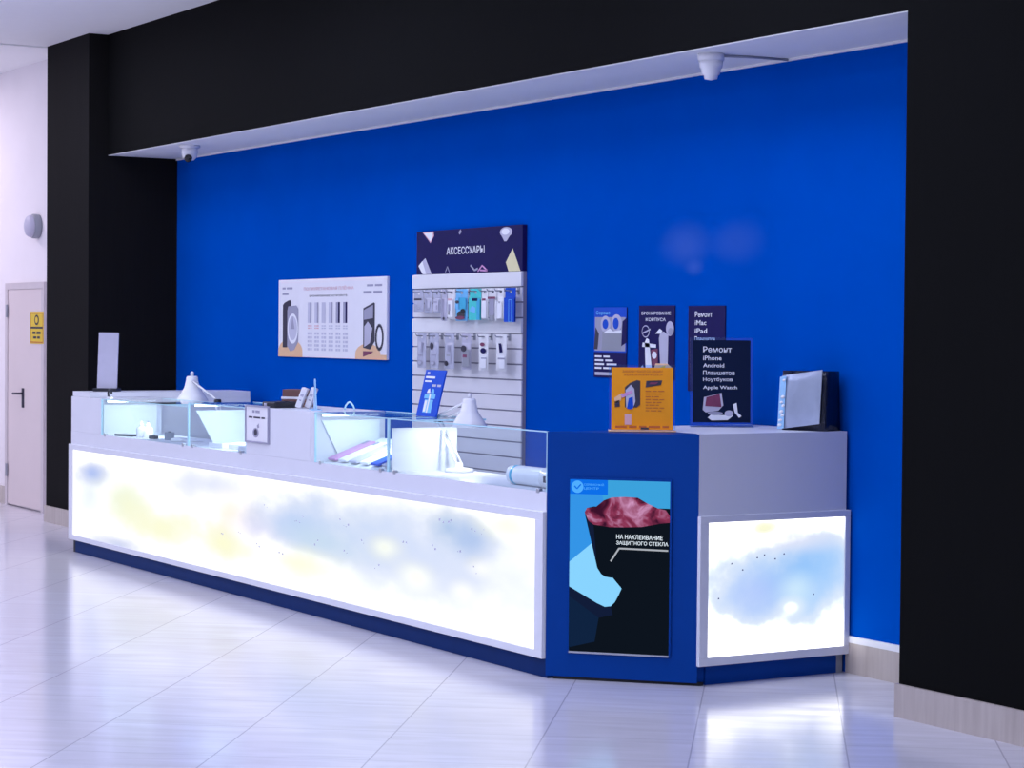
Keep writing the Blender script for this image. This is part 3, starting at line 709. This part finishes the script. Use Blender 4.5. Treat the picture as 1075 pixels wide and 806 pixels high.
t = sheet_stand('black_sign_stand', 'tall black acrylic table sign with white lettering on the side counter', (-.150, .885, 1.102), .296, .420, 'acry', bk, 'blackp')

# black bag with a silver front
t = thing('packing_bag', 'glossy black bag with a tilted silver front at the right end of the side counter', 'bag', (.365, 1.195, 1.102), R(18))
b = bmesh.new(); bmesh.ops.create_cube(b, size=1)
for v in b.verts: v.co = Vector((v.co.x*.235, v.co.y*.12, .136+v.co.z*.272))
bmesh.ops.subdivide_edges(b, edges=list(b.edges), cuts=5, use_grid_fill=True)
for v in b.verts:
    zz = v.co.z/.272; v.co.y += .010*math.sin(v.co.x*60)*(.3+zz)*(1 if abs(v.co.y) > .05 else 0)
    if v.co.x > .1: v.co.x += .008*math.sin(v.co.y*150)
    v.co.y *= 1-.15*zz
MB().bm(b, 'bagdark', True).build('bag_body', t)
vs = []; fs = []; n = 12
tl = Matrix.Translation((-.118, -.078, .004)) @ Matrix(((1, 0, .05, 0), (0, 1, 0, 0), (.14, 0, 1, 0), (0, 0, 0, 1)))
for sgn in (1, -1):
    for j in range(n+1):
        for i in range(n+1):
            u, v = i/n, j/n; pu = (math.sin(math.pi*u)*math.sin(math.pi*v))**.4 if 0 < u < 1 and 0 < v < 1 else 0
            vs.append((u*.215, -sgn*(.002+.010*pu), v*.245))
nn = (n+1)**2
for j in range(n):
    for i in range(n):
        q = j*(n+1)+i; fs.append([q, q+1, q+n+2, q+n+1]); q += nn; fs.append([q, q+n+1, q+n+2, q+1])
MB().add(vs, fs, 'silver', True, tl).build('silver_front', t)
sm = MB(); sm.box(-.004, .030, -.014, -.0125, .0, .24, 'acry2', mtx=tl)
for (u, v, w_, h_) in ((.010, .145, .022, .016), (.004, .122, .018, .012), (.014, .105, .018, .014), (.006, .078, .020, .018), (.012, .060, .020, .012), (.002, .040, .022, .012), (.0, .018, .024, .014), (.012, .222, .018, .012)):
    sm.lathe([(0, 0), (1, .0), (1, .001), (0, .001)], 'wink', tl @ Matrix.Translation((u+.008, -.0152, v)) @ Matrix.Rotation(R(90), 4, 'X') @ Matrix.Diagonal((w_*.5, h_*.5, 1, 1)), n=12)
sm.build('edge_strip', t)

# pale stand on the left wing
t = thing('leaflet_stand', 'plain pale upright leaflet stand on a black base at the left end of the counter', 'stand', (-6.03, .20, 1.104), R(48))
MB().box(-.085, .085, -.05, .05, 0, .022, 'dark', bev=.004).build('base', t)
MB().box(-.072, .072, -.006, .006, .02, .405, 'lilac', bev=.002, mtx=Matrix.Rotation(R(-5), 4, 'X')).build('panel', t)
# small clip-on ring at the glass corner
t = thing('cable_clip', 'small dark round cable clip on the left glass corner of the counter', 'clip', (-5.52, .03, 1.07))
MB().tube([(.03*math.cos(R(k*24)), 0, .034+.03*math.sin(R(k*24))) for k in range(14)], .007, 'dark').build('ring', t)
MB().box(-.025, .03, -.012, .012, .0, .014, 'wgloss', bev=.003).build('clamp', t)

# ---- desk lamps
def desk_lamp(label, loc, rz, shade_at, elbow, root, group, k=1.0):
    """root: base on desk; elbow; arm end at the shade neck (all in the lamp's own frame)"""
    t = thing('desk_lamp', label, 'lamp', loc, rz, group)
    S = Vector(shade_at); E_ = Vector(elbow); B_ = Vector(root)
    MB().lathe([(.07, 0), (.075, .006), (.07, .02), (.02, .026), (.016, .05)], 'wgloss', Matrix.Translation(B_)).build('base', t)
    m = MB(); off = Vector((0, .014, 0))
    m.tube([B_+Vector((0, 0, .04))+off, E_+off], .006, 'wgloss').tube([B_+Vector((0, 0, .04))-off, E_-off], .006, 'wgloss'); m.build('lower_arm', t)
    n_ = S+Vector((0, 0, .145*k))
    m = MB(); m.tube([E_+off, n_+off+Vector((0, 0, -.02))], .006, 'wgloss').tube([E_-off+Vector((0, 0, .02)), n_-off+Vector((0, 0, .005))], .006, 'wgloss'); m.build('upper_arm', t)
    MB().lathe([(.016, -.02), (.016, .02)], 'dark', Matrix.Translation(E_) @ Matrix.Rotation(R(90), 4, 'X')).build('elbow_joint', t)
    sh = MB().lathe([(.108, 0), (.112, .004), (.085, .045), (.058, .085), (.043, .115), (.040, .160), (.034, .170), (.0, .172)], 'wgloss', (Matrix.Translation(S) @ Matrix.Diagonal((k, k, k, 1))), n=40, caps=False)
    sh.lathe([(.0, .168), (.038, .155), (.055, .085), (.105, .004), (.108, 0)], 'white', (Matrix.Translation(S) @ Matrix.Diagonal((k, k, k, 1))), n=40, caps=False)
    o = sh.build('lamp_shade', t)
    MB().lathe([(.012, .170), (.012, .195), (.006, .202), (0, .203)], 'wgloss', (Matrix.Translation(S) @ Matrix.Diagonal((k, k, k, 1)))).build('switch', o)
    MB().lathe([(0, .02), (.02, .028), (.028, .05), (.02, .08), (.014, .10), (0, .11)], 'led', (Matrix.Translation(S) @ Matrix.Diagonal((k, k, k, 1))), n=20).build('bulb', t)
    return t
GL = 'white desk lamps behind the counter glass'
# staff desk behind the counter carries the far lamp
t = thing('staff_desk', 'low white staff desk behind the left showcase', 'desk', (-5.2, .78, 0))
part('desk_top', t, (-.62, .85, -.3, .32, .74, .77, 'lam'), bev=.003)
for sx in (-.58, .78): part('leg', t, (sx, sx+.04, -.28, -.24, 0, .74, 'lam'), (sx, sx+.04, .26, .30, 0, .74, 'lam'), (sx, sx+.04, -.24, .26, .70, .74, 'lam'))
desk_lamp('white cone desk lamp standing behind the left showcase', (-5.26, .68, .77), 0, (-.395, -.01, .275), (.02, .0, .285), (.12, .0, 0), GL)
desk_lamp('white cone desk lamp in front of the slatwall, right showcase', (-1.33, .31, Z1), 0, (.095, 0, .232), (-.22, 0, .255), (.0, 0, 0), GL, .84)

# gift sign leaning on the glass
t = thing('gift_sign', 'small slanted blue sign with a white gift box picture on the showcase glass', 'sign', (-1.71, .27, ZT+.001))
ln = Matrix.Rotation(R(-14), 4, 'X')
MB().box(0, .21, -.004, .004, .0, .245, 'blue', bev=.001, mtx=ln).build('board', t)
MB().box(.07, .15, .0, .055, .0, .004, 'acry2', bev=.001).box(.10, .12, .05, .056, .0, .17, 'acry2').build('easel_back', t)
a = Art(.21, .245, .0045)
a.rect(.0, 1, 0, 1, 'blue', .5).text('В', .12, .24, .90, .955, 'wink').scribble(.08, .55, .815, .86, 'wink', 2, 1, 2).scribble(.08, .42, .735, .77, 'wink', 2, 1, 3).scribble(.48, .92, .64, .69, 'lilac', 2, 2, 4)
a.rect(.28, .70, .08, .36, 'sky', 2).rect(.22, .76, .38, .48, 'sky', 2).rect(.46, .53, .08, .48, 'wink', 3).rect(.3, .42, .1, .34, 'wink', 3)
a.poly([(.30, .50), (.34, .58), (.42, .60), (.48, .50)], 'wink', 3).poly([(.50, .50), (.56, .60), (.64, .58), (.68, .50)], 'sky', 3)
a.build('printed_face', t).matrix_local = ln @ Matrix.Rotation(R(90), 4, 'X')

# framed card on the counter front
t = thing('info_card', 'small white framed notice card on the front of the counter between showcases', 'card', (-3.245, -.001, .898))
W_, H_ = .315, .212
m = MB(); q = .009
for bx in ((0, W_, 0, q), (0, W_, H_-q, H_), (0, q, q, H_-q), (W_-q, W_, q, H_-q)): m.box(bx[0], bx[1], -.012, 0, bx[2], bx[3], 'gink')
m.build('card_frame', t)
MB().box(q, W_-q, -.006, 0, q, H_-q, 'paper').build('paper_sheet', t)
a = Art(W_, H_, .0064)
a.scribble(.30, .62, .80, .87, 'gink', 2, 2, 8).scribble(.14, .84, .655, .70, 'ink', 2, 3, 8).poly([(.5, .46), (.58, .53), (.6, .42), (.53, .39)], 'gink', 2)
a.ell(.45, .27, .13, .13, 'gink', 2).ell(.45, .28, .07, .09, 'ink', 3)
a.build('printed_face', t).matrix_local = upright((0, 0, 0), (1, 0))

# desk-top oddments on the centre panel
t = thing('card_terminal', 'low black card terminal on top of the counter between the showcases', 'terminal', (-2.985, .06, ZT), R(10))
MB().box(-.065, .065, -.05, .10, 0, .035, 'dark', bev=.008).build('body', t)
MB().box(-.045, .02, .04, .085, .034, .038, 'lens', bev=.001).build('display', t)
MB().box(-.04, -.015, -.054, -.048, .012, .026, 'lilac', bev=.002).build('card_slot', t)
t = thing('brown_box', 'small dark brown carton with a white band under the leaning white boxes', 'box', (-3.08, .25, ZT), R(40))
MB().box(-.085, .085, -.055, .055, .0, .045, 'brown', bev=.003).build('carton', t)
MB().box(-.086, .05, -.056, .056, .045, .058, 'paper', bev=.001).build('band', t)
MB().box(-.082, .045, -.05, .05, .058, .10, 'brown', bev=.003).build('lid', t)
def white_box(label, loc, lean):
    t = thing('phone_box', label, 'box', loc, R(55), 'white phone boxes leaning on the counter top')
    mm = Matrix.Rotation(R(lean), 4, 'Y')
    MB().box(-.016, .016, -.035, .035, .0, .115, 'paper', bev=.003, mtx=mm).build('carton', t)
    a = Art(.03, .1, .0); a.rect(.2, .8, .55, .7, 'lilac').rect(.3, .7, .3, .36, 'gink')
    a.build('printed_label', t).matrix_local = mm @ Matrix.Translation((-.015, -.0355, .01)) @ Matrix.Rotation(R(90), 4, 'X')
    return t
white_box('white leaning phone box, left one of a pair beside the clear acrylic fin', (-2.875, .15, ZT+.006), 20)
white_box('white leaning phone box, right one touching the clear acrylic fin', (-2.87, .205, ZT+.006), 20)
t = thing('acrylic_fin', 'thin clear blue acrylic fin standing upright beside white boxes', 'acrylic holder', (-2.56, .11, ZT), R(160))
m = MB()
vs = [(0, 0, 0), (.16, 0, 0), (.145, 0, .06), (.125, 0, .17), (.10, 0, .17), (.02, 0, .03)]
n = len(vs); vv = [(x, -.003, z) for x, y, z in vs]+[(x, .003, z) for x, y, z in vs]
m.add(vv, [list(range(n)), list(range(n, 2*n))[::-1]]+[[i, n+i, n+(i+1) % n, (i+1) % n] for i in range(n)], 'acry2')
m.box(0, .16, -.03, .03, 0, .004, 'acry2')
m.build('fin', t)
t = thing('wire_loop', 'small arched wire stand between the acrylic fin and the gift sign', 'stand', (-2.48, .27, ZT+.001), R(30))
MB().tube([(-.034, 0, .004), (-.024, 0, .026), (-.010, 0, .042), (0, 0, .046), (.010, 0, .042), (.024, 0, .026), (.034, 0, .004)], .005, 'gedge').build('loop', t)

# ------------------------------------------------------------------ inside the showcases
GC = 'phone cases laid on the sloping rack'
rk = thing('case_rack', 'white sloping rack under the coloured phone cases in the middle showcase', 'rack', (-2.0, .22, Z1))
sl = R(20)
MB().add([(-.33, -.17, 0), (.44, -.17, 0), (.44, .17, 0), (-.33, .17, 0), (-.33, .17, .125), (.44, .17, .125)],
         [[0, 1, 2, 3][::-1], [0, 1, 5, 4], [2, 3, 4, 5], [0, 4, 3], [1, 2, 5]], 'inner').build('wedge', rk)
cs = [('pink', 'pink phone case at the left end of the sloping rack'), ('paper', 'white phone case next to the pink one on the sloping rack'),
      ('lilac', 'lilac phone case in the middle of the sloping rack'), ('paper', 'white phone case between the lilac and the blue cases'),
      ('blue', 'blue phone case on the sloping rack beside a white one'), ('lilac', 'lilac phone case at the right end of the sloping rack')]
for i, (c, l) in enumerate(cs):
    t = thing('phone_case', l, 'phone case', (-2.27+i*.125, .06, Z1+.012), 0, GC)
    mm = Matrix.Rotation(sl, 4, 'X')
    MB().box(-.045, .045, -.0, .26, .0, .014, {'pink': 'pink', 'blue': 'blue'}.get(c, c), bev=.004, mtx=mm).build('shell', t)
    MB().box(-.036, -.008, .21, .25, .0135, .017, 'gink' if c != 'blue' else 'navyp', bev=.002, mtx=mm).build('camera_window', t)
# white cartons in the second bay
for i, (x, y, l) in enumerate(((-3.86, .16, 'flat white carton, left one in the second showcase bay'), (-3.66, .20, 'flat white carton, middle one in the second showcase bay'), (-3.46, .17, 'flat white carton, right one in the second showcase bay'))):
    t = thing('flat_carton', l, 'box', (x, y, Z1), R(12+i*5), 'flat white cartons in the second bay')
    MB().box(-.07, .07, -.10, .10, 0, .03, 'paper', bev=.003).build('carton', t)
    MB().box(-.05, .02, -.06, .06, .0302, .0312, 'gedge').build('printed_label', t)
# bottles etc. in the first bay
def bottle(label, x, y, s):
    t = thing('spray_bottle', label, 'bottle', (x, y, Z1), 0, 'white bottles in the first showcase bay')
    MB().lathe([(.026*s, 0), (.028*s, .004), (.028*s, .055), (.024*s, .066), (.011*s, .074), (.011*s, .08)], 'wgloss', n=24).build('body', t)
    MB().lathe([(.012*s, .08), (.012*s, .09), (.006*s, .093), (.006*s, .108), (.0, .109)], 'wgloss', n=20).build('pump', t)
bottle('small white pump bottle, left one of the pair in the first showcase', -5.13, .10, 1.15)
bottle('small white pump bottle, right one of the pair in the first showcase', -5.06, .12, 1.15)
t = thing('dark_phone', 'flat dark phone lying at the bottom of the first showcase', 'phone', (-5.36, .10, Z1), R(20))
MB().box(-.09, .09, -.045, .045, 0, .014, 'dark', bev=.004).build('body', t); MB().box(-.082, .082, -.039, .039, .0138, .0146, 'lens').build('glass_face', t)
for (x, y, r_, l) in ((-4.97, .12, 20, 'small dark gadget beside the white bottles in the first showcase'), (-4.80, .16, 60, 'dark upright gadget near the white puck in the first showcase')):
    t = thing('gadget', l, 'gadget', (x, y, Z1), R(r_))
    MB().box(-.03, .03, -.018, .018, 0, .022 if r_ == 20 else .05, 'dark' if r_ == 20 else 'grey', bev=.005).build('body', t)
    MB().lathe([(.010, 0), (.010, .004), (0, .005)], 'lens', Matrix.Translation((0, 0, .022 if r_ == 20 else .05)), n=16).build('button', t)
t = thing('charger_puck', 'round white charger puck near the glass divider of the first showcase', 'charger', (-4.62, .15, Z1))
MB().lathe([(.05, 0), (.055, .006), (.05, .018), (.03, .024), (0, .025)], 'wgloss').build('body', t)
MB().tube([(.05, 0, .01), (.08, .01, .006), (.11, .05, .004), (.13, .11, .004)], .0035, 'wgloss').build('cable', t)
# white roll in the last bay
t = thing('paper_roll', 'white roll lying in the right end of the showcase', 'roll', (-.50, .13, Z1), R(0))
ry = Matrix.Translation((0, 0, .046)) @ Matrix.Rotation(R(90), 4, 'Y')
MB().lathe([(.012, 0), (.044, 0), (.045, .004), (.045, .29), (.044, .294), (.012, .294)], 'wgloss', ry, n=36).build('roll', t)
MB().lathe([(.046, .295), (.050, .297), (.050, .44), (.046, .442), (.0, .443)], 'wgloss', ry, n=36).lathe([(.03, .29), (.03, .297)], 'gedge', ry).build('end_cap', t)
m = MB()
for k in (0, 1): m.box(.34+k*.03, .36+k*.03, -.0515, -.047, .030, .060, 'ink', bev=.002)
m.build('printed_marks', t)
MB().lathe([(.0455, .03), (.0457, .05)], 'cyan', ry, n=36).build('band', t)

# ------------------------------------------------------------------ soffit cameras
t = thing('dome_camera', 'white tiered ceiling camera with a cable at the right of the white soffit', 'camera', (-.033, .90, HH-.004))
fl = Matrix.Rotation(R(180), 4, 'X')
MB().lathe([(.062, 0), (.062, .030), (.058, .034)], 'wgloss', fl).build('mount', t)
MB().lathe([(.056, .034), (.052, .066), (.046, .070), (.042, .096), (.034, .10), (.030, .118), (.0, .124)], 'wgloss', fl).build('housing', t)
MB().tube([(.03, .05, -.010), (.05, .20, -.006), (.062, .41, -.006)], .006, 'grey').build('cable', t)
t = thing('bullet_camera', 'small white camera with a black lens at the left of the soffit', 'camera', (-6.27, .90, HH-.004))
MB().lathe([(.075, 0), (.075, .016), (.06, .022)], 'wgloss', fl).build('mount', t)
MB().lathe([(.055, .02), (.058, .05), (.05, .085), (.03, .105), (0, .112)], 'wgloss', fl).build('housing', t)
dv = Vector((.72, -.5, -.5)).normalized()
MB().lathe([(.028, 0), (.028, .02), (.022, .026), (0, .028)], 'lens', Matrix.Translation((0, 0, -.068)) @ Matrix.Translation(dv*.042) @ dv.to_track_quat('Z', 'Y').to_matrix().to_4x4()).build('lens', t)

# ------------------------------------------------------------------ lights
def area(name, loc, size, power, col, rot=(0, 0, 0), sy=None):
    l = bpy.data.lights.new(name, 'AREA'); l.energy = power; l.color = col; l.size = size
    if sy: l.shape = 'RECTANGLE'; l.size_y = sy
    o = bpy.data.objects.new(name, l); COL.objects.link(o); o.location = loc; o.rotation_euler = rot; return o
LC = (.68, .74, 1.0)
for x in (-11, -7, -3.2, .6, 5):
    for y, e in ((-7.0, 72), (-3.6, 44), (-.6, 40)):
        if x > 3 and y > -3: continue
        k = {-11: 1.0, -7: .75, -3.2: .85, .6: 1.15, 5: 1.7}[x]
        area('mall_ceiling_lamp', (x, y, HC-.03), 1.2, e*k, (.97, .87, 1) if x < -8 else LC)
area('added_ceiling_fill', (-9.5, -5.0, 2.2), 1.8, 70, (.9, .86, 1), (R(180), 0, 0))  # added out-of-view fill with no fixture, aimed up to brighten the ceiling
# showcase lighting (the lamp strips inside each bay)
for (x0, x1, zt) in ((-5.6, -4.12, 1.03), (-4.12, -3.26, 1.05), (-2.36, -1.52, 1.06)):
    area('showcase_lamp', (x0+.42, .2, zt), .5, 2.0, (.86, .97, 1), (0, R(38), 0), .3)
pl = bpy.data.lights.new('desk_lamp_bulb', 'POINT'); pl.energy = 3.5; pl.color = (1, .97, .92); pl.shadow_soft_size = .02
po = bpy.data.objects.new('desk_lamp_bulb', pl); COL.objects.link(po); po.location = (-1.235, .31, Z1+.237)
w = bpy.data.worlds.new('mall_surroundings'); SC.world = w; w.use_nodes = True
nt = w.node_tree; bg = nt.nodes['Background']
bg.inputs[0].default_value = (.60, .68, 1, 1); bg.inputs[1].default_value = .58

# ------------------------------------------------------------------ camera
cd = bpy.data.cameras.new('camera'); co = bpy.data.objects.new('camera', cd); COL.objects.link(co)
cd.sensor_width = 36; cd.lens = 36*2280.437/1075; cd.clip_end = 100; cd.clip_start = .05
y, p, r = R(58.9487), R(-1.4334), R(.4809)
fw = Vector((-math.sin(y)*math.cos(p), math.cos(y)*math.cos(p), math.sin(p))); rt = Vector((math.cos(y), math.sin(y), 0)); up = rt.cross(fw)
rt2 = rt*math.cos(r)+up*math.sin(r); up2 = up*math.cos(r)-rt*math.sin(r)
mm = Matrix((rt2, up2, -fw)).transposed().to_4x4(); mm.translation = Vector((8.1754, -5.1072, 1.5511))
co.matrix_world = mm
SC.camera = co
vs_ = SC.view_settings
SC.display_settings.display_device = 'sRGB'
vs_.view_transform = 'Standard'; vs_.look = 'None'; vs_.exposure = 0; vs_.gamma = 1; vs_.use_curve_mapping = False
SC.cycles.max_bounces = 10; SC.cycles.transparent_max_bounces = 16
